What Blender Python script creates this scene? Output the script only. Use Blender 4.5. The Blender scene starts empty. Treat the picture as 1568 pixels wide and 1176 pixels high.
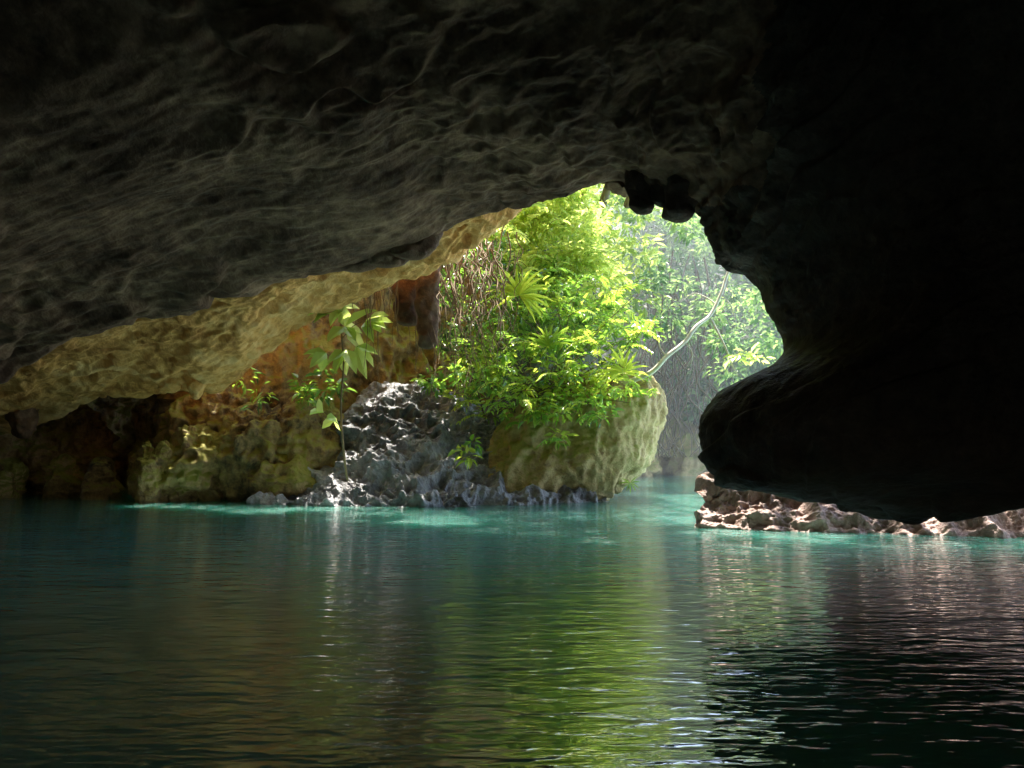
import bpy, math, random
import numpy as np
from mathutils import Vector
rng=np.random.default_rng(7); random.seed(7)
F=1120.0; TH=math.atan(102/1120.0); CH=1.0
def S(px,py,d):
    # image pixel + estimated depth, unprojected through the camera -> world position
    u=(px-784)/F; v=(588-py)/F
    y=math.cos(TH)-v*math.sin(TH); z=math.sin(TH)+v*math.cos(TH)
    k=d/y
    return np.array([u*k,d,CH+z*k])
# ---------- noise
def h3(ix,iy,iz,s):
    n=(ix.astype(np.int64)*374761393+iy.astype(np.int64)*668265263+iz.astype(np.int64)*2147483647+s*974711)&0xFFFFFFFF
    n=((n^(n>>13))*1274126177)&0xFFFFFFFF
    n=((n^(n>>15))*2246822519)&0xFFFFFFFF
    return ((n^(n>>16))&0xFFFFFF)/float(0xFFFFFF)
def vn(P,s=0):
    I=np.floor(P); f=P-I; f=f*f*(3-2*f); I=I.astype(np.int64); r=0
    for a in (0,1):
        for b in (0,1):
            for c in (0,1):
                w=(f[...,0] if a else 1-f[...,0])*(f[...,1] if b else 1-f[...,1])*(f[...,2] if c else 1-f[...,2])
                r=r+w*h3(I[...,0]+a,I[...,1]+b,I[...,2]+c,s)
    return r*2-1
def fbm(P,sc,o=4,s=0,g=0.5):
    r=0;a=1.0;P=P*np.array(sc)
    for k in range(o):
        r=r+a*vn(P+k*17.3,s+k); a*=g; P=P*2.03
    return r
def ridge(P,sc,o=4,s=0):
    r=0;a=1.0;P=P*np.array(sc)
    for k in range(o):
        r=r+a*(1-2*np.abs(vn(P+k*11.7,s+k))); a*=.5; P=P*2.1
    return r
def worley(P,sc,s=0):
    P=P*np.array(sc); I=np.floor(P).astype(np.int64)
    f1=np.full(P.shape[:-1],9.0)
    for a in (-1,0,1):
        for b in (-1,0,1):
            for c in (-1,0,1):
                J=I+np.array([a,b,c])
                q=np.stack([J[...,k]+h3(J[...,0],J[...,1],J[...,2],s+k*7+1) for k in range(3)],-1)
                f1=np.minimum(f1,((P-q)**2).sum(-1))
    return np.sqrt(f1)
def catmull(C,n):
    C=np.asarray(C,float); m=len(C)
    t=np.linspace(0,m-1,n); i=np.minimum(t.astype(int),m-2); f=t-i
    f=f.reshape((-1,)+(1,)*(C.ndim-1))
    p0=C[np.maximum(i-1,0)];p1=C[i];p2=C[i+1];p3=C[np.minimum(i+2,m-1)]
    return .5*((2*p1)+(p2-p0)*f+(2*p0-5*p1+4*p2-p3)*f**2+(3*p1-p0-3*p2+p3)*f**3)
def normals(G):
    du=np.gradient(G,axis=0); dv=np.gradient(G,axis=1)
    n=np.cross(du,dv); return n/(np.linalg.norm(n,axis=-1,keepdims=True)+1e-9)
def mesh_np(name,V,T,mat,smooth=True,tint=None,parent=None):
    V=np.asarray(V,np.float32).reshape(-1,3); T=np.asarray(T,np.int32); k=T.shape[1]
    me=bpy.data.meshes.new(name)
    me.vertices.add(len(V)); me.vertices.foreach_set('co',V.ravel())
    me.loops.add(T.size); me.loops.foreach_set('vertex_index',T.ravel())
    me.polygons.add(len(T)); me.polygons.foreach_set('loop_start',np.arange(0,T.size,k,dtype=np.int32))
    me.polygons.foreach_set('use_smooth',np.full(len(T),smooth))
    me.update(calc_edges=True); me.validate()
    if tint is not None:
        a=me.attributes.new('tint','FLOAT','POINT'); a.data.foreach_set('value',np.asarray(tint,np.float32))
    ob=bpy.data.objects.new(name,me); bpy.context.collection.objects.link(ob)
    if mat: me.materials.append(mat)
    if parent: ob.parent=parent
    return ob
def gridfaces(nu,nv,wrap=False):
    i=np.arange(nu if wrap else nu-1)[:,None]; j=np.arange(nv-1)[None]
    a=(i*nv+j); b=(((i+1)%nu)*nv+j)
    return np.stack([a,b,b+1,a+1],-1).reshape(-1,4)
ROT=np.array([[.94,-.1,.33],[.15,.98,.0],[-.33,.05,.94]])
def rockdisp(G,amp=(.2,.1,.03),sc=(.6,2,7),an=(1,1,1),wamp=.0,wsc=1.5,seed=0,n=None,rot=False,ledge=0.0):
    """scalloped karst relief: broad swell, ledges, sharp crests between dissolution pockets, fine grain"""
    an=np.array(an,float)
    if n is None: n=normals(G)
    H=G@ROT.T if rot else G
    D=amp[0]*fbm(H,sc[0]*an,3,seed)+amp[1]*ridge(H,sc[1]*an,4,seed+20)+amp[2]*fbm(H,sc[2]*an,3,seed+40)
    if ledge:
        q=(H[...,1]*1.1+H[...,2]*2.2+H[...,0]*.25+1.1*fbm(G,.7,3,seed+80))*1.3
        fr=q-np.floor(q); D=D+ledge*(fr**1.0-np.clip((fr-.86)/.14,0,1)-.35)*np.clip(.5+fbm(G,.5,2,seed+85),0,1)
    if wamp:
        Q=H+(.35/wsc)*np.stack([fbm(G,wsc*1.2,2,seed+60+k) for k in range(3)],-1)
        md=np.clip(.6+.9*fbm(G,.45,2,seed+70),.03,1.4)
        f=worley(Q,wsc*an,seed+5)**1.3+.5*worley(Q,wsc*2.3*an,seed+6)
        D=D+wamp*md*(f-.9)
    return G+n*D[...,None]
def sheet(name,G,mat,flip=False,**k):
    sgn=-1 if flip else 1
    G2=rockdisp(G,n=normals(G)*sgn,**k)
    return mesh_np(name,G2,gridfaces(*G.shape[:2]),mat)
# ---------- materials
def newmat(n):
    m=bpy.data.materials.new(n); m.use_nodes=True; nt=m.node_tree; nt.nodes.clear(); return m,nt,nt.nodes,nt.links
def rockmat(name,c1,c2,c3,rough=.75,spec=.4,bump=.6,moss=None,sc=1.0,wet=0.0,nr=.72):
    m,nt,N,L=newmat(name)
    out=N.new('ShaderNodeOutputMaterial'); p=N.new('ShaderNodeBsdfPrincipled'); L.new(p.outputs[0],out.inputs[0])
    tc=N.new('ShaderNodeTexCoord')
    def noise(s,d=6,r=.6,dist=0):
        n=N.new('ShaderNodeTexNoise'); n.inputs['Scale'].default_value=s*sc; n.inputs['Detail'].default_value=d; n.inputs['Roughness'].default_value=r; n.inputs['Distortion'].default_value=dist
        L.new(tc.outputs['Object'],n.inputs['Vector']); return n
    n1=noise(.9,2,.6); n2=noise(6,5,nr)
    r=N.new('ShaderNodeValToRGB'); e=r.color_ramp.elements
    e[0].position=.38; e[0].color=(*c1,1); e[1].position=.64; e[1].color=(*c3,1)
    k=r.color_ramp.elements.new(.5); k.color=(*c2,1)
    mx=N.new('ShaderNodeMath'); mx.operation='MULTIPLY_ADD'; mx.inputs[1].default_value=.5
    L.new(n2.outputs[0],mx.inputs[0]); 
    m2=N.new('ShaderNodeMath'); m2.operation='MULTIPLY'; m2.inputs[1].default_value=.5; L.new(n1.outputs[0],m2.inputs[0]); L.new(m2.outputs[0],mx.inputs[2])
    L.new(mx.outputs[0],r.inputs[0]); col=r.outputs[0]
    if moss:
        g=N.new('ShaderNodeNewGeometry'); sx=N.new('ShaderNodeSeparateXYZ'); L.new(g.outputs['Normal'],sx.inputs[0])
        a=N.new('ShaderNodeMath'); a.operation='MULTIPLY_ADD'; a.inputs[1].default_value=.2; L.new(sx.outputs['Z'],a.inputs[0]); L.new(mx.outputs[0],a.inputs[2])
        rr=N.new('ShaderNodeValToRGB'); rr.color_ramp.elements[0].position=.52; rr.color_ramp.elements[1].position=.64; L.new(a.outputs[0],rr.inputs[0])
        mm=N.new('ShaderNodeMix'); mm.data_type='RGBA'; L.new(rr.outputs[0],mm.inputs[0]); L.new(col,mm.inputs[6]); mm.inputs[7].default_value=(*moss,1); col=mm.outputs[2]
    L.new(col,p.inputs['Base Color'])
    p.inputs['Specular IOR Level'].default_value=spec
    rr2=N.new('ShaderNodeMapRange'); rr2.inputs[3].default_value=max(.05,rough-.25-wet*.3); rr2.inputs[4].default_value=min(1,rough+.15); L.new(n2.outputs[0],rr2.inputs[0]); L.new(rr2.outputs[0],p.inputs['Roughness'])
    b1=N.new('ShaderNodeBump'); b1.inputs['Strength'].default_value=bump; b1.inputs['Distance'].default_value=.10; L.new(n2.outputs[0],b1.inputs['Height'])
    L.new(b1.outputs[0],p.inputs['Normal'])
    return m
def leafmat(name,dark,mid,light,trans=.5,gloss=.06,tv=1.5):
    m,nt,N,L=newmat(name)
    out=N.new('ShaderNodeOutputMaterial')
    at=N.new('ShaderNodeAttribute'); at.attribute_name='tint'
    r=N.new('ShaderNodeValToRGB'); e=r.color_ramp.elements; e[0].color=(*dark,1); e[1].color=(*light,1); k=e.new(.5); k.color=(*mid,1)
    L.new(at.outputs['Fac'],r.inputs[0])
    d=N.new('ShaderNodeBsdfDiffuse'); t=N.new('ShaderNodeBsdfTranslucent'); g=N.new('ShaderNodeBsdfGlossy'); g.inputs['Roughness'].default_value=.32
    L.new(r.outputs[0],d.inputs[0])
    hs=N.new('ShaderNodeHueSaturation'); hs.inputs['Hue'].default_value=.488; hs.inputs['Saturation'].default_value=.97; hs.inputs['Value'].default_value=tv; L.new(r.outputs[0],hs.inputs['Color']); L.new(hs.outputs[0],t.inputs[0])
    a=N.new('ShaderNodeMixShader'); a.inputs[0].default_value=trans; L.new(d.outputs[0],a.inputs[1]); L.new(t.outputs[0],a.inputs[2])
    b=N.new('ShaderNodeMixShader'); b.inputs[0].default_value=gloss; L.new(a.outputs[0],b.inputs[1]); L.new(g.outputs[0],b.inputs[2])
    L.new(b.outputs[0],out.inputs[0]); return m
def plainmat(name,c,rough=.8):
    m,nt,N,L=newmat(name); out=N.new('ShaderNodeOutputMaterial'); p=N.new('ShaderNodeBsdfPrincipled'); L.new(p.outputs[0],out.inputs[0])
    n=N.new('ShaderNodeTexNoise'); n.inputs['Scale'].default_value=14; r=N.new('ShaderNodeValToRGB'); r.color_ramp.elements[0].color=(c[0]*.5,c[1]*.5,c[2]*.5,1); r.color_ramp.elements[1].color=(min(1,c[0]*1.4),min(1,c[1]*1.4),min(1,c[2]*1.4),1)
    L.new(n.outputs[0],r.inputs[0]); L.new(r.outputs[0],p.inputs['Base Color']); p.inputs['Roughness'].default_value=rough; return m
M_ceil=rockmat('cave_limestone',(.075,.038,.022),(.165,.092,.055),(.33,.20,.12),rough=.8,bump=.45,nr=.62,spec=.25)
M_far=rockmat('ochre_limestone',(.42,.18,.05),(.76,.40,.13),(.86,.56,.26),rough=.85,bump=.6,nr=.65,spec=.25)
M_wall=rockmat('mossy_limestone',(.07,.045,.02),(.33,.21,.085),(.62,.45,.2),bump=.8,moss=(.24,.22,.03))
M_boul=rockmat('wet_grey_limestone',(.06,.06,.065),(.18,.18,.195),(.36,.36,.38),rough=.48,spec=.7,bump=.9,wet=.4)
M_tan=rockmat('tan_limestone',(.24,.16,.06),(.48,.36,.16),(.66,.52,.28),bump=.8,moss=(.26,.25,.05))
M_pink=rockmat('pink_limestone',(.12,.07,.05),(.28,.175,.14),(.5,.37,.33),rough=.6,spec=.5,bump=.8,wet=.2)
M_shade=rockmat('shaded_limestone',(.035,.022,.015),(.07,.045,.032),(.12,.08,.06),bump=.6,spec=.25)  # darker copy of the cave limestone, with silhouette shade put into its colour
M_soil=rockmat('jungle_soil',(.03,.035,.015),(.06,.07,.03),(.1,.12,.06),bump=.5)
M_leafB=leafmat('bush_leaves',(.02,.07,.012),(.15,.32,.025),(.50,.58,.06),.55,.07,1.6)
M_leafT=leafmat('tree_leaves',(.09,.17,.03),(.30,.43,.07),(.64,.70,.2),.55,.05,1.45)
M_leafH=leafmat('haze_tinted_leaves',(.05,.10,.045),(.16,.28,.11),(.40,.55,.17),.45,.03)  # paler, bluer greens: distance haze is partly put into the leaf colour
M_bark=plainmat('bark',(.16,.12,.08)); M_pale=plainmat('pale_bark',(.62,.6,.5)); M_vine=plainmat('vine_bark',(.2,.13,.06))
# ---------- cavern shell
lip_s=[(-420,840,11),(-200,665,10.5),(0,552,10),(180,485,9.8),(400,415,9.5),(515,392,9.2),(640,356,9),(690,322,8.8),(800,311,8.5),(880,293,8),(935,280,7.8),(975,292,7.6),(1062,312,7.2),(1108,388,6.9),(1150,415,6.8),(1192,475,6.6),(1214,520,6.5),(1190,560,6.4),(1120,603,6.3),(1089,645,6.2),(1087,700,6.2),(1110,738,6.2),(1200,764,6.2),(1310,780,6.2),(1380,798,6.1),(1440,774,6.1),(1568,734,6),(1750,700,5.2),(1950,1050,5)]
Lp=np.array([S(*a) for a in lip_s])
B=np.array([(-11,6,-1),(-8.5,6.3,1.9),(-7,6,2.6),(-5.5,5.8,3.2),(-4,5.6,3.8),(-3,5.4,4.3),(-2,5.3,4.7),(-1.2,5.2,5.1),(-.3,5,5.3),(.4,4.8,5.5),(1,4.6,5.5),(1.5,4.5,5.5),(2.3,4.2,5.0),(3,4.2,4.3),(3.4,4.1,3.6),(3.7,4,3.2),(3.9,4,2.8),(4.,4,2.4),(4.1,4,2.1),(4.15,4,1.8),(4.2,4,1.6),(4.2,4,1.5),(4.25,4,1.45),(4.3,4,1.4),(4.4,4,1.35),(4.5,4,1.3),(4.7,4,1.3),(4.9,4,1.25),(5.2,4,-1)])
C=B*np.array([1.0,1,1.9])-np.array([0,5,0]); C[13:,2]=np.linspace(6,1.2,16); C[:,2]=np.where(B[:,2]<0,-1,C[:,2])
D=C*np.array([.8,1,.7])-np.array([0,5,0]); D[:,2]=np.where(B[:,2]<0,-1,D[:,2])
E2=np.tile(np.array([-2,-9,1.0]),(29,1)); E2[:,2]=np.clip(D[:,2],-1,3)*.5; E2[:,0]=D[:,0]*.4
Mr=Lp+.3*(B-Lp)+np.array([0,-.55,0.0])
Mr[4:13,2]-=np.array([.05,.1,.15,.2,.25,.25,.25,.2,.1])
O1=Lp.copy(); O2=Lp.copy(); O3=Lp.copy()
for i in range(29):
    if i<=12: O1[i]+=(0,.45,.35); O2[i]+=(0,2.6,2.4); O3[i]+=(0,3.2,14)  # unseen outer overhang, shaped forward to keep sun off the near water
    elif i<=20:
        f=(i-12)/8; O1[i]+=(.4,.5,.25*(1-f)); O2[i]+=(2.5,1.2,2*(1-f)); O3[i]+=(9,2,12*(1-f)+.5)
    else: O1[i]+=(.3,.5,.25); O2[i]+=(1.5,1.,.9); O3[i]+=(6,1.6,2.5)
NT=900
W=np.stack([catmull(R,NT) for R in (E2,D,C,B,Mr,Lp,O1,O2,O3)],0)
rows=[(0,1,8),(1,2,16),(2,3,60),(3,4,150),(4,5,100),(5,6,24),(6,7,24),(7,8,24)]
def rowsample(W,spec):
    out=[]
    for a,b,n in spec:
        for q in range(n):
            f=q/n; p0=W[max(a-1,0)];p1=W[a];p2=W[b];p3=W[min(b+1,len(W)-1)]
            out.append(.5*((2*p1)+(p2-p0)*f+(2*p0-5*p1+4*p2-p3)*f**2+(3*p1-p0-3*p2+p3)*f**3))
    out.append(W[spec[-1][1]]); return np.stack(out,0)
G=rowsample(W,rows)
n=normals(G)
inward=np.array([0,5,1.5])-G; n=n*np.sign((n*inward).sum(-1).mean())
Gd=rockdisp(G,amp=(.15,.05,.016),sc=(.55,1.1,9),an=(.4,1.0,1.9),wamp=.10,wsc=2.6,seed=3,n=n,rot=True,ledge=.20)
tt=np.linspace(0,28,NT); calm=1-.6*np.clip((tt-12.6)/.8,0,1)
Gd=G+(Gd-G)*calm[None,:,None]
F4=gridfaces(*G.shape[:2])
cave=mesh_np('cave_ceiling',Gd,F4,M_ceil)
cave.data.materials.append(M_shade)
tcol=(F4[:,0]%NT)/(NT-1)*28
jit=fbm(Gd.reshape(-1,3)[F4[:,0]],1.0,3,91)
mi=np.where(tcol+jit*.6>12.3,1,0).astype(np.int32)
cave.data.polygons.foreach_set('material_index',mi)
# second, outer ceiling
far_s=[(-420,840,15),(-200,720,15),(0,650,14.8),(150,603,14.2),(330,592,13.5),(405,530,12.9),(560,450,12.1),(665,400,11.6),(740,362,11.2),(860,250,10.2),(960,190,9.5)]
Fa=np.array([S(*a) for a in far_s]); L2=Lp[:11]
U0=L2+np.array([0,-.12,.3]); U1=L2+np.array([0,.4,.5]); U1[0,2]-=.5
U2=.5*(L2+Fa)+np.array([0,0,.25]); 
X1=Fa+np.array([0,.3,.5]); X2=Fa+np.array([0,.4,3]); X3=Fa+np.array([0,.5,14])
W2=np.stack([catmull(R,520) for R in (U0,U1,U2,Fa,X1,X2,X3)],0)
G2=rowsample(W2,[(0,1,16),(1,2,90),(2,3,110),(3,4,24),(4,5,30),(5,6,40)])
n=normals(G2); n*=np.sign(-n[100,200,2])
G2d=rockdisp(G2,amp=(.14,.08,.018),sc=(.6,1.8,9),an=(.6,1,1.5),wamp=.17,wsc=2.4,seed=13,n=n,rot=True,ledge=.12)
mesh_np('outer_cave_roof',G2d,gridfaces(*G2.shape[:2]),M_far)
# left wall
cols=[(-500,16),(-300,17),(-100,18),(60,18),(180,17.5),(260,15.8),(330,15.2),(430,15.2),(520,15.6),(620,16.2),(760,17.5)]
Wl=[]
for dz,dy in ((-1.2,-.2),(0,0),(.7,.15),(1.5,.35),(2.6,.3),(4.2,.5),(7,1.2)):
    row=[]
    for px,d in cols:
        y=d+dy
        if px<=260 and dz>=4: y=13.6 if dz<5 else 11.0
        row.append(((px-784)/F*d,y,dz))
    Wl.append(catmull(row,560))
G3=rowsample(np.stack(Wl,0),[(0,1,10),(1,2,55),(2,3,60),(3,4,70),(4,5,50),(5,6,20)])
n=normals(G3); n*=np.sign(-n[100,300,1])
G3d=rockdisp(G3,amp=(.3,.16,.04),sc=(.5,1.2,7),an=(1,1,.7),wamp=.45,wsc=1.7,seed=31,n=n)
mesh_np('cave_wall',G3d,gridfaces(*G3.shape[:2]),M_wall)
# ---------- boulders
def boulder(name,c,r,mat,seed=0,nu=170,nv=100,amp=(.15,.12,.03),wamp=.25,wsc=1.2,parent=None):
    th=np.linspace(0,2*math.pi,nu,endpoint=False)[:,None]; ph=np.linspace(-math.pi/2,math.pi/2,nv)[None]
    n=np.stack([np.cos(th)*np.cos(ph),np.sin(th)*np.cos(ph),np.sin(ph)+0*th],-1)
    P=n*np.array(r)+np.array(c)
    nn=n/(np.array(r)); nn/=np.linalg.norm(nn,axis=-1,keepdims=True)+1e-9
    P=rockdisp(P,amp=amp,sc=(.9,1.8,8),wamp=wamp,wsc=wsc,seed=seed,n=nn)
    P[:,0]=P[:,0].mean(0); P[:,-1]=P[:,-1].mean(0)
    return mesh_np(name,P,gridfaces(nu,nv,True),mat,parent=parent)
for k,(px,py,d,rx,ry,rz) in enumerate([(300,715,14.9,.75,.6,.75),(400,700,15.0,.9,.7,1.0),(480,690,15.2,.8,.7,1.1),(355,660,15.4,.8,.6,.8),(440,740,14.6,.8,.5,.4),(290,650,15.6,.5,.5,.6),(240,735,14.6,.3,.4,.65),(225,715,14.8,.25,.3,.5),(160,745,15.4,.14,.2,.5),(100,740,16,.3,.3,.5),(60,700,16.8,.7,.5,.8),(20,745,15.8,.3,.3,.4),(-30,700,16.2,.7,.6,1.0),(120,690,17,.7,.5,1.1)]):
    c=S(px,py,d); boulder('mossy_boulder',c,(rx,ry,rz),M_wall,seed=100+k*9,amp=(.12,.13,.03),wamp=.30,wsc=2.2)
# big grey boulder
cr=[(385,778,14.2),(450,752,14.4),(510,700,14.8),(550,635,15.1),(610,602,15.4),(660,608,15.5),(720,632,15.6),(790,640,15.8),(860,640,15.9),(930,640,16)]
crest=np.array([S(*a) for a in cr]); 
base_s=[(385,782,13.9),(455,778,13.5),(520,775,13.2),(570,775,13.2),(620,776,13.1),(680,778,13.0),(740,772,13.4),(800,770,13.8),(870,765,14.2),(930,760,14.6)]
base=np.array([S(*a) for a in base_s]); base[:,2]=-.05; low=base+np.array([0,-.1,-.8])
mid=.5*base+.5*crest; mid[:,2]=base[:,2]+.42*(crest[:,2]-base[:,2]); mid[:,1]+=.1
bk=crest+np.array([0,.8,.05]); bk2=crest+np.array([0,2,-2.5])
G4=rowsample(np.stack([catmull(R,500) for R in (low,base,mid,crest,bk,bk2)],0),[(0,1,14),(1,2,120),(2,3,140),(3,4,30),(4,5,20)])
n=normals(G4); n*=np.sign(n[60,200,2])
G4d=rockdisp(G4,amp=(.12,.13,.035),sc=(.9,1.7,9),an=(1,1,1.2),wamp=.30,wsc=2.3,seed=55,n=n)
mesh_np('grey_boulder',G4d,gridfaces(*G4.shape[:2]),M_boul)
# tan overhanging block
lv=[(-.6,-1.0,1.75,14.6,17),(.05,-1.0,1.95,14.4,17.2),(.3,-.9,2.2,14.3,17.4),(.8,-.6,2.75,14.3,17.6),(1.3,-.4,3.0,14.4,17.8),(1.8,-.1,3.15,14.5,17.9),(2.2,.5,3.1,14.8,17.8),(2.45,1.1,2.85,15.2,17.4),(2.5,1.7,2.2,15.9,16.8)]
R=[]
th=np.linspace(0,2*math.pi,260)
for z,x0,x1,y0,y1 in lv:
    cx,cy=(x0+x1)/2,(y0+y1)/2; c_,s_=np.cos(th),np.sin(th)
    R.append(np.stack([cx+(x1-x0)/2*np.sign(c_)*np.abs(c_)**.75,cy+(y1-y0)/2*np.sign(s_)*np.abs(s_)**.75,z+0*th],-1))
G5=rowsample(np.stack(R,0),[(i,i+1,22) for i in range(len(R)-1)])
n5=normals(G5); 
cc=G5-np.array([1.2,16,1]); sg=np.sign((n5*cc).sum(-1).mean()); 
G5d=rockdisp(G5,amp=(.12,.13,.035),sc=(.8,1.7,8),an=(1,1,.5),wamp=.28,wsc=2.0,seed=77,n=n5*sg)
G5d[:,-1]=G5d[:,0]
mesh_np('overhanging_rock',G5d,gridfaces(*G5.shape[:2]),M_tan)
# right shore rocks
rb=[(1068,792,9.9),(1120,802,9.6),(1200,808,9.3),(1300,812,9.1),(1400,818,8.9),(1500,822,8.7),(1600,826,8.5),(1800,830,8.3)]
rb=np.array([S(*a) for a in rb]); rb[:,2]=-.03
rt=np.array([S(px,py,d) for px,py,d in [(1085,760,10.2),(1120,736,10.4),(1200,742,10.3),(1300,752,10.2),(1400,755,10.1),(1500,740,10.),(1600,726,9.8),(1800,716,9.6)]])
rm=.5*(rb+rt)+np.array([0,-.1,.08]); rk=rt+np.array([1.8,1.2,.1]); rk2=rt+np.array([3.6,2.6,7]); rlow=rb+np.array([0,-.1,-.8])
G6=rowsample(np.stack([catmull(R,560) for R in (rlow,rb,rm,rt,rk,rk2)],0),[(0,1,12),(1,2,60),(2,3,60),(3,4,40),(4,5,20)])
n=normals(G6); n*=np.sign(n[60,200,2])
G6d=rockdisp(G6,amp=(.09,.09,.028),sc=(1.2,2.2,11),an=(1,1,1.6),wamp=.12,wsc=2.8,seed=88,n=n)
mesh_np('shore_rocks',G6d,gridfaces(*G6.shape[:2]),M_pink)
# stalactites (stubby, rounded)
def stal(px,py0,py1,d,r,mat,seed,flat=1.0):
    a=S(px,py0,d); b=S(px,py1,d); nz=40; na=40
    t=(1-(1-np.linspace(0,1,nz))**1.6)[:,None]; an=np.linspace(0,2*math.pi,na)[None]
    H=abs(a[2]-b[2]); tip=np.clip((t*H-(H-r))/r,0,1)
    rad=r*np.sqrt(1-tip**2)*(1.5-.5*t)
    P=np.stack([a[0]+(b[0]-a[0])*t+rad*flat*np.cos(an),a[1]+rad*np.sin(an),a[2]+(b[2]-a[2])*t+0*an],-1)
    n=np.stack([np.cos(an)+0*t,np.sin(an)+0*t,0*t+0*an],-1)
    P=P+n*(.45*r*fbm(P,5.5,3,seed))[...,None]*np.sqrt(1-tip**2)[...,None]
    P[:,-1]=P[:,0]
    mesh_np('stalactite',P,gridfaces(nz,na),mat)
for k,q in enumerate([(985,262,328,7.5,.12,M_shade),(1042,270,340,7.3,.16,M_shade),(1022,268,320,7.4,.11,M_shade),(545,350,417,9.3,.15,M_ceil,1.9),(590,340,410,9.25,.15,M_ceil,1.8),(632,335,398,9.1,.15,M_ceil,1.7),(385,490,550,12.8,.2,M_far),(262,575,602,13.5,.2,M_far),(35,620,672,14,.18,M_ceil),(655,380,535,12.3,.10,M_ceil,1.6),(625,390,500,12.6,.13,M_ceil,1.6),(300,570,612,13.3,.12,M_far)]):
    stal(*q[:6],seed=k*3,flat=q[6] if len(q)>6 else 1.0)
# ---------- water & ground
m,nt,N,L=newmat('river_water'); out=N.new('ShaderNodeOutputMaterial'); p=N.new('ShaderNodeBsdfPrincipled'); L.new(p.outputs[0],out.inputs[0])
p.inputs['Base Color'].default_value=(.085,.25,.195,1); p.inputs['Roughness'].default_value=.012; p.inputs['IOR'].default_value=2.3
p.inputs['Subsurface Weight'].default_value=1; p.inputs['Subsurface Radius'].default_value=(.3,1,.85); p.inputs['Subsurface Scale'].default_value=3.5
tc=N.new('ShaderNodeTexCoord')
def wn(scx,scy,det,dist,prev,hd,st=1,rot=0):
    mp=N.new('ShaderNodeMapping'); mp.inputs['Scale'].default_value=(scx,scy,1); mp.inputs['Rotation'].default_value=(0,0,rot); L.new(tc.outputs['Object'],mp.inputs[0])
    n=N.new('ShaderNodeTexNoise'); n.inputs['Scale'].default_value=1; n.inputs['Detail'].default_value=det; n.inputs['Distortion'].default_value=dist; L.new(mp.outputs[0],n.inputs['Vector'])
    b=N.new('ShaderNodeBump'); b.inputs['Strength'].default_value=st; b.inputs['Distance'].default_value=hd; L.new(n.outputs[0],b.inputs['Height'])
    if prev: L.new(prev.outputs[0],b.inputs['Normal'])
    return b
b=wn(.5,1.5,1,.3,None,.018); b=wn(3,9,1,.6,b,.011,rot=.12); b=wn(7,24,1,.5,b,.0048,rot=-.1)
L.new(b.outputs[0],p.inputs['Normal'])
def box(name,x0,x1,y0,y1,z0,z1,mat):
    V=[(x,y,z) for z in (z0,z1) for y in (y0,y1) for x in (x0,x1)]
    return mesh_np(name,V,[(0,2,3,1),(4,5,7,6),(0,1,5,4),(2,6,7,3),(0,4,6,2),(1,3,7,5)],mat,smooth=False)
box('river_water',-60,80,-12,120,-4,0,m)
mesh_np('ground',[(-1500,-1500,-4.1),(1500,-1500,-4.1),(1500,1500,-4.1),(-1500,1500,-4.1)],[(0,1,2,3)],M_soil,smooth=False)
# far hillside
def hill(name,ctrl,seed,a=.8):
    G=rowsample(np.stack([catmull(r,160) for r in ctrl],0),[(i,i+1,20) for i in range(len(ctrl)-1)])
    sheet(name,G,M_soil,amp=(a,a*.4,.1),sc=(.15,.5,2),seed=seed)
xs=np.linspace(-30,60,10)
def hx(off,z): return [(x,34+off+.04*(x-5)**2*.3,z) for x in xs]
hill('hillside',[hx(0,-1.5),hx(.8,.8),hx(4,5),hx(9,13),hx(16,24),hx(30,34)],5)
lc=[(-14,18.5),(-6,18.5),(-3,18.3),(-.5,18.5),(1.2,19),(2.4,20.5),(3.2,23),(3.6,27),(2,36),(-2,45)]
def lcv(dx,z): return [(x-dx*.6,y+dx,z) for x,y in lc]
hill('jungle_cliff',[lcv(-.4,-1.5),lcv(-.2,1),lcv(.3,4),lcv(1.2,8),lcv(3,13),lcv(7,18)],9,.5)
for k,(px,py,d,r) in enumerate([(1040,690,33,1.3),(1000,700,31,1.0),(1075,705,30,.9),(975,712,29,.7)]):
    c=S(px,py,d); boulder('riverside_boulder',c,(r*1.3,r,r),M_tan,seed=300+k,nu=90,nv=50,amp=(.3,.2,.05),wamp=.4,wsc=.9)
# ---------- leaves
TV=np.array([[0,0,0],[.35,.5,.10],[.35,-.5,.10],[.35,0,0],[.75,.3,.03],[.75,-.3,.03],[.75,0,-.04],[1,0,-.12]])
TT=np.array([[0,3,1],[0,2,3],[3,6,4],[3,4,1],[3,2,5],[3,5,6],[6,7,4],[6,5,7]])
QV=np.array([[0,0,0],[.45,.5,.08],[.45,-.5,.08],[1,0,-.08]]); QT=np.array([[0,3,1],[0,2,3]])
def unit(v): return v/(np.linalg.norm(v,axis=-1,keepdims=True)+1e-9)
def leaves(name,pos,dirs,ups,ln,wd,tint,mat,hi=True,parent=None):
    V,T=(TV,TT) if hi else (QV,QT)
    x=unit(dirs); y=unit(np.cross(ups,x)); z=np.cross(x,y)
    P=pos[:,None]+ln[:,None,None]*(V[None,:,0:1]*x[:,None]+V[None,:,2:3]*z[:,None])+wd[:,None,None]*V[None,:,1:2]*y[:,None]
    k=len(V); TT_=(T[None]+np.arange(len(pos))[:,None,None]*k).reshape(-1,3)
    return mesh_np(name,P.reshape(-1,3),TT_,mat,smooth=False,tint=np.repeat(tint,k),parent=parent)
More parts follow.
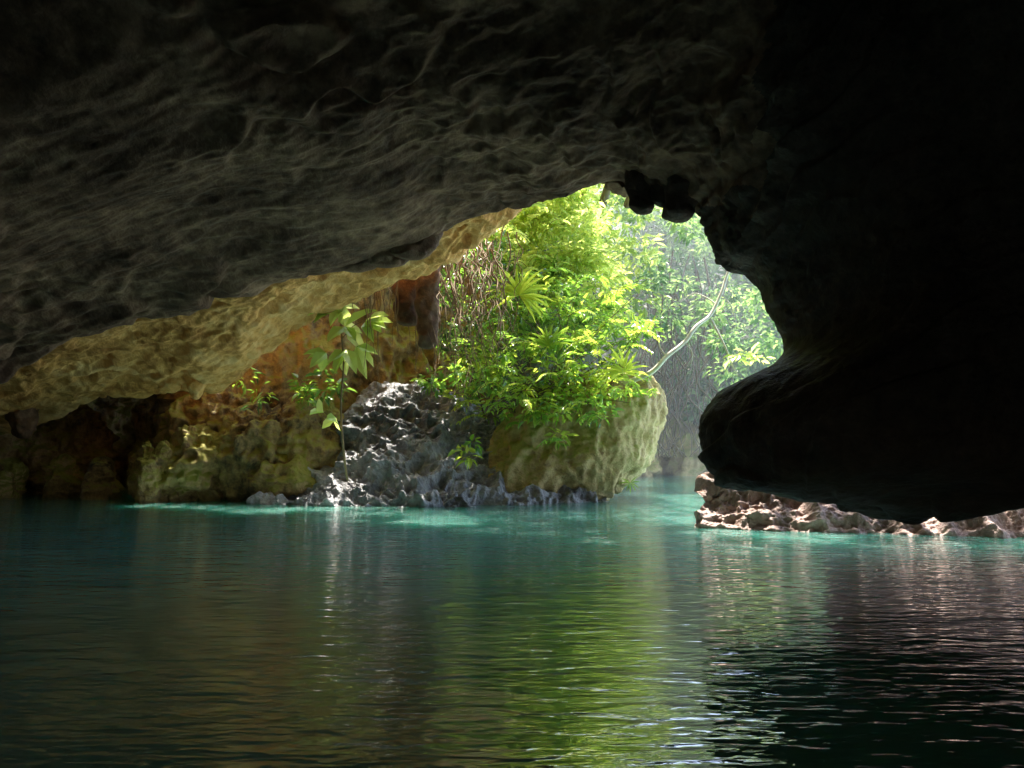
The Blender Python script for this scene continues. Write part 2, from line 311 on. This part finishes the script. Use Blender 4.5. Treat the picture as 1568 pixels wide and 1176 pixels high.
def cloud(name,centers,rad,per,ln,mat,asp=.42,hi=True,bias=0.0,sq=.7,droop=.25):
    nC=len(centers); c=np.repeat(centers,per,0); R_=np.repeat(rad,per)
    v=unit(rng.normal(size=c.shape)); rr=rng.random(len(c))**(1/2.2)
    pos=c+v*np.array([1,1,sq])*(R_*rr)[:,None]
    d=v*np.array([1,1,.4])+rng.normal(size=c.shape)*.45; d[:,2]-=droop
    up=rng.normal(size=c.shape)*.5+np.array([0,.0,1.])
    l=ln*(.45+.95*rng.random(len(c)))
    ct=np.repeat(rng.random(nC),per)
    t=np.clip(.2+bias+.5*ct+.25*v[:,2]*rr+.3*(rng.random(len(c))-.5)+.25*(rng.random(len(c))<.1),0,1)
    return leaves(name,pos,d,up,l,l*asp,t,mat,hi)
def poly_pts(poly,n,d0,d1,py_d=0):
    poly=np.array(poly,float); out=[]
    mn=poly.min(0); mx=poly.max(0)
    while len(out)<n:
        q=mn+rng.random(2)*(mx-mn); c=False; j=len(poly)-1
        for i in range(len(poly)):
            if (poly[i,1]>q[1])!=(poly[j,1]>q[1]) and q[0]<(poly[j,0]-poly[i,0])*(q[1]-poly[i,1])/(poly[j,1]-poly[i,1])+poly[i,0]: c=not c
            j=i
        if c: out.append(S(q[0],q[1],d0+(d1-d0)*rng.random()))
    return np.array(out)
def curve(name,paths,mat,parent=None):
    cu=bpy.data.curves.new(name,'CURVE'); cu.dimensions='3D'; cu.bevel_depth=1; cu.bevel_resolution=2
    for pts,r0,r1 in paths:
        s=cu.splines.new('POLY'); pts=catmull(np.array(pts),max(12,len(pts)*5)); s.points.add(len(pts)-1)
        for i,q in enumerate(pts):
            s.points[i].co=(*q,1); s.points[i].radius=r0+(r1-r0)*i/(len(pts)-1)
    cu.materials.append(mat); o=bpy.data.objects.new(name,cu); bpy.context.collection.objects.link(o)
    if parent: o.parent=parent
    return o
def sprays(name,poly,n,d0,d1,ln,mat,bias,nl=13,arch=.5):
    """arching leafy shoots: paired leaves along a drooping stem"""
    base=poly_pts(poly,n,d0,d1); P=[];Dd=[];Ll=[];T=[];paths=[]
    for b in base:
        a=random.uniform(0,2*math.pi); L0=random.uniform(.35,.8); h=np.array([math.cos(a),math.sin(a)*.7-.2,0]); tb=random.random()*.45-.05
        pts=[b+h*L0*s+np.array([0,0,L0*(.7*s-arch*1.5*s*s)]) for s in np.linspace(0,1,nl)]
        paths.append((pts[::3]+[pts[-1]],.008,.003))
        for k in range(1,nl):
            tg=pts[k]-pts[k-1]; sd=np.cross(tg,[0,0,1.]); sd/=np.linalg.norm(sd)+1e-6
            for s_ in (-1,1):
                P.append(pts[k]); Dd.append(sd*s_+tg/np.linalg.norm(tg)*.7+np.array([0,0,-.25+random.uniform(-.2,.2)])); Ll.append(ln*random.uniform(.7,1.15)*(1-.4*k/nl)); T.append(min(1,bias+tb+random.uniform(-.1,.15)))
    P=np.array(P);Ll=np.array(Ll)
    o=leaves(name,P,np.array(Dd),np.tile([0,0,1.],(len(P),1))+rng.normal(size=P.shape)*.25,Ll,Ll*.34,np.array(T),mat)
    curve('shoots',paths,M_vine,parent=o); return o
pb=poly_pts([(640,590),(700,545),(760,525),(830,510),(900,525),(960,565),(985,590),(950,610),(945,660),(900,630),(860,675),(800,630),(740,640),(700,605)],80,13.4,15.4)
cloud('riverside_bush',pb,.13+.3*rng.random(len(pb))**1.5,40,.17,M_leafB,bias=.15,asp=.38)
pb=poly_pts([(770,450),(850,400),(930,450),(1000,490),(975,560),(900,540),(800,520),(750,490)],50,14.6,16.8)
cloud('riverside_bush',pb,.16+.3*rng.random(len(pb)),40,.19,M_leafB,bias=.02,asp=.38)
sprays('arching_shrub',[(620,580),(700,520),(760,430),(880,400),(1010,455),(1010,590),(960,665),(880,685),(760,655),(690,630)],90,13.1,15.2,.2,M_leafB,.4)
sprays('fern_clump',[(700,540),(780,500),(900,500),(970,560),(950,640),(760,640)],30,13.0,14.0,.12,M_leafB,.5,nl=20,arch=.6)
sprays('cliff_fern',[(760,330),(880,290),(930,400),(940,520),(780,420)],40,15.5,17.5,.24,M_leafT,.5)
sprays('creeper',[(660,400),(760,380),(780,520),(680,560)],28,13.6,15,.15,M_leafB,.15,arch=.9)
pb=poly_pts([(665,390),(760,360),(800,420),(790,520),(720,560),(665,560)],50,14.8,16.5)
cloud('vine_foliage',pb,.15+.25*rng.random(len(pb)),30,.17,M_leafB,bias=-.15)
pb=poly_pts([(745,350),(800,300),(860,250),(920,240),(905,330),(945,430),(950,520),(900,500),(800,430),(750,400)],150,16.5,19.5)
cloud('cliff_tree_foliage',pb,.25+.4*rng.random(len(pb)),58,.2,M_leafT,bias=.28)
def dj(n,poly,d0,d1,r,per,ln,bias):
    p=poly_pts(poly,n,d0,d1); cloud('distant_jungle',p,r*(.5+.9*rng.random(n)),per,ln,M_leafH,hi=False,bias=bias)
dj(340,[(880,180),(1300,180),(1300,600),(1240,660),(1100,640),(980,600),(940,500)],29,40,1.1,90,.42,-.03)
dj(110,[(920,200),(1300,200),(1300,560),(1100,600),(1000,520)],20,27,.6,70,.26,.15)
dj(70,[(960,600),(1090,620),(1090,690),(970,690)],33,38,1.0,80,.35,-.2)
xx=rng.random((180,3)); pc=np.stack([-10+14*xx[:,0],18+4*xx[:,1]+2*xx[:,0],5+9*xx[:,2]],-1)
cloud('cliff_foliage',pc,.6+.5*rng.random(180),50,.35,M_leafT,hi=False,bias=.2)
# unseen canopy and limbs, added over the channel to block and dapple the sun
xx=rng.random((56,3)); pc=np.stack([-5.5+6.8*xx[:,0],9.5+8.0*xx[:,1],9.5+3*xx[:,2]],-1)
xx=rng.random((64,3)); pc2=np.stack([.8+5.4*xx[:,0],9.5+6.0*xx[:,1],9.5+3*xx[:,2]],-1)
pc2=pc2[~((pc2[:,0]>3.0)&(pc2[:,0]<4.7)&(pc2[:,1]>12.6))]
pc=np.concatenate([pc,pc2]); cloud('sun_blocking_canopy',pc,.6+.4*rng.random(len(pc)),42,.5,M_leafT,hi=False)
paths=[]
for k in range(14):
    e=pc[random.randrange(len(pc))]; st=np.array([e[0]-random.uniform(0,2),19.0,7.5]); paths.append(([st,(st+e)/2+np.array([0,0,.8]),e],.12,.03))
curve('sun_blocking_limbs',paths,M_bark)
paths=[]
for k in range(66):
    px=random.choice([random.gauss(690,14),random.gauss(735,18),random.uniform(650,800)]); d=random.uniform(12.2,14.6); y0=random.uniform(335,400); ln=random.uniform(50,230)
    dx=0;q=[]
    for j in range(9):
        q.append(S(px+dx,y0+ln*j/8,d-.1*j+random.uniform(-.08,.08))); dx+=random.gauss(random.choice([-2,0,3]),6)
    paths.append((q,random.uniform(.005,.018),.004))
for k in range(12):   # swagging loops
    px=random.uniform(655,740); w_=random.uniform(30,90); y0=random.uniform(350,420); sg_=random.uniform(40,120)
    paths.append(([S(px+w_*s,y0+sg_*4*s*(1-s)+20*s,random.uniform(12.9,13.3)) for s in np.linspace(0,1,7)],.012,.008))
for k in range(26):
    px=random.uniform(540,665); d=random.uniform(12.1,12.9); y0=400+max(0,(660-px)*.25); ln=random.uniform(40,170)
    paths.append(([S(px+random.uniform(-5,5),y0+ln*j/4,d) for j in range(5)],.011,.004))
curve('hanging_vines',paths,M_vine)
curve('leaning_branch',[([S(1122,400,15),S(1112,425,15),S(1104,450,14.9),S(1088,482,14.8),S(1066,500,14.6),S(1048,524,14.5),S(1022,545,14.4),S(1000,568,14.4),S(975,580,14.6),S(950,590,14.8)],.026,.055),
 ([S(1088,488,14.8),S(1100,510,14.7),S(1112,535,14.6),S(1122,560,14.6),S(1130,575,14.6)],.028,.012),
 ([S(1095,465,14.9),S(1080,455,15),S(1060,450,15.1),S(1035,470,15.2)],.016,.008),
 ([S(1104,450,14.9),S(1120,470,14.8),S(1128,500,14.8)],.014,.006),
 ([S(1048,524,14.5),S(1060,540,14.4),S(1058,560,14.4)],.014,.006),
 ([S(1022,548,14.4),S(1010,530,14.5),S(1005,505,14.6)],.018,.008)],M_pale)
paths=[]
for k in range(60):
    px=random.uniform(985,1110); d=random.uniform(22,32); y0=random.uniform(380,520)
    q=[S(px+random.uniform(-14,14)*(j>0)+random.uniform(-3,3)*j,y0+(700-y0)*j/6,d) for j in range(7)]
    paths.append((q,random.uniform(.015,.05),.015))
curve('distant_trunks',paths,M_bark)
paths=[]
for k in range(60):
    a=S(random.uniform(740,930),640,15); b=S(random.uniform(640,1000),random.uniform(440,620),random.uniform(13.4,15.5)); mm=(a+b)/2+np.array([0,0,.2])
    paths.append(([a,mm,b],.018,.005))
curve('bush_stems',paths,M_bark)
# ---------- sapling with broad leaves
def bigleaf_arr(items):
    pos=[];dr=[];up=[];ln=[];wd=[];ti=[]
    for p_,q_,w,t in items:
        v=q_-p_; l=np.linalg.norm(v); pos.append(p_);dr.append(v);up.append(np.array([random.uniform(-.4,.4),-.75+random.uniform(-.3,.3),.7]));ln.append(l);wd.append(w);ti.append(t)
    return [np.array(a) for a in (pos,dr,up,ln,wd,ti)]
sp=[]
dS=12.7
hub=[(522,470),(528,500),(560,492),(530,535),(545,530),(500,540),(515,640),(495,630)]
tips=[(0,(478,490)),(0,(497,456)),(0,(540,452)),(0,(552,470)),(0,(470,478)),(0,(505,495)),(0,(488,470)),(0,(530,448)),(2,(600,490)),(2,(592,478)),(2,(570,520)),(2,(583,505)),(2,(590,498)),(1,(500,520)),(1,(545,520)),(1,(560,540)),(1,(520,460)),(1,(556,508)),(3,(510,570)),(3,(545,568)),(3,(528,575)),(4,(575,560)),(4,(560,578)),(3,(500,555)),(5,(462,540)),(5,(475,560)),(5,(490,570)),(5,(468,548)),(6,(490,655)),(6,(520,662)),(7,(475,632)),(7,(485,610)),(6,(500,640)),(1,(575,470)),(0,(515,450)),(4,(580,540)),(4,(552,556))]
for h,(tx,ty) in tips:
    a=S(*hub[h],dS); b=S(tx,ty,dS-random.uniform(-.2,.45)); sp.append((a,b,.21+.07*random.random(),random.uniform(.4,.9)))
leaves('broadleaf_sapling',*bigleaf_arr(sp),M_leafT)
stem=bpy.data.objects['broadleaf_sapling']
curve('stem',[([S(532,735,13.4),S(526,690,13.),S(522,620,12.8),S(526,560,dS),S(523,510,dS),S(521,465,dS)],.022,.012),([S(523,520,dS),S(540,500,dS),S(562,490,dS)],.009,.005),([S(525,570,dS),S(512,552,dS),S(498,540,dS)],.009,.005),([S(525,560,dS),S(535,545,dS),S(548,530,dS)],.009,.005),([S(523,655,12.8),S(508,640,dS),S(495,630,dS)],.008,.005)],M_vine,parent=stem)
pb=poly_pts([(440,585),(500,570),(540,600),(480,620),(450,600)],8,14.4,14.9); cloud('wall_fern',pb,.18+.1*rng.random(8),18,.2,M_leafB,bias=-.1)
pb=poly_pts([(360,560),(400,560),(410,625),(370,620)],6,14.2,14.5); cloud('wall_fern',pb,.16+.1*rng.random(6),9,.22,M_leafB,bias=-.05,asp=.18)
pb=poly_pts([(705,675),(735,670),(735,705),(710,705)],3,13.1,13.4); cloud('riverside_bush',pb,.13+0*rng.random(3),14,.18,M_leafB,bias=.2)
pb=poly_pts([(1120,540),(1165,545),(1160,560),(1125,565)],5,14.2,14.6); cloud('branch_leaves',pb,.16+0*rng.random(5),12,.2,M_leafT,bias=.3)
def palm(name,px,py,d,n,L_,a0,a1,tint=.8,w=.07):
    c=S(px,py,d); it=[]
    for k in range(n):
        a=math.radians(a0+(a1-a0)*k/(n-1)+random.uniform(-4,4)); l=L_*random.uniform(.8,1.05)
        q=c+np.array([math.cos(a)*l,random.uniform(-.15,.15),math.sin(a)*l]); it.append((c,q,w,tint+random.uniform(-.15,.1)))
    leaves(name,*bigleaf_arr(it),M_leafB)
palm('palm_frond',795,452,13.0,19,.64,-60,200,.9,.06); palm('palm_frond',955,570,13.2,13,.5,-20,215,.9); palm('palm_frond',840,530,13.4,11,.5,10,190,.7)
palm('palm_frond',965,740,14.6,9,.22,150,400,.7,.03)
# ---------- humid haze hanging over the jungle channel
m,nt,N,L=newmat('jungle_haze'); out=N.new('ShaderNodeOutputMaterial'); vs=N.new('ShaderNodeVolumeScatter'); vs.inputs['Density'].default_value=.02; vs.inputs['Color'].default_value=(.94,.98,1,1); vs.inputs['Anisotropy'].default_value=.3
L.new(vs.outputs[0],out.inputs['Volume']); box('haze',-2,40,19,52,.02,16,m)
# ---------- light, world, camera
sc=bpy.context.scene
w=bpy.data.worlds.new('World'); sc.world=w; w.use_nodes=True; nt=w.node_tree; bg=nt.nodes['Background']
sky=nt.nodes.new('ShaderNodeTexSky'); sky.sky_type='NISHITA'; sky.sun_disc=False
el=math.radians(68); az=math.radians(14)   # azimuth from +Y toward +X
sky.sun_elevation=el; sky.sun_rotation=az; nt.links.new(sky.outputs[0],bg.inputs[0]); bg.inputs[1].default_value=1.2
sd=bpy.data.lights.new('sun','SUN'); sd.energy=23; sd.angle=math.radians(.5); sd.color=(1,.93,.82)
so=bpy.data.objects.new('sun',sd); bpy.context.collection.objects.link(so)
dv=Vector((math.sin(az)*math.cos(el),math.cos(az)*math.cos(el),math.sin(el)))
so.rotation_euler=dv.to_track_quat('Z','Y').to_euler(); so.location=dv*60
cd=bpy.data.cameras.new('camera'); co=bpy.data.objects.new('camera',cd); bpy.context.collection.objects.link(co)
cd.sensor_width=36; cd.lens=36*F/1568; cd.clip_start=.05; cd.clip_end=4000
co.location=(0,0,CH); co.rotation_euler=(math.pi/2+TH,0,0); sc.camera=co
sc.view_settings.view_transform='Standard'; sc.view_settings.look='None'; sc.view_settings.exposure=0
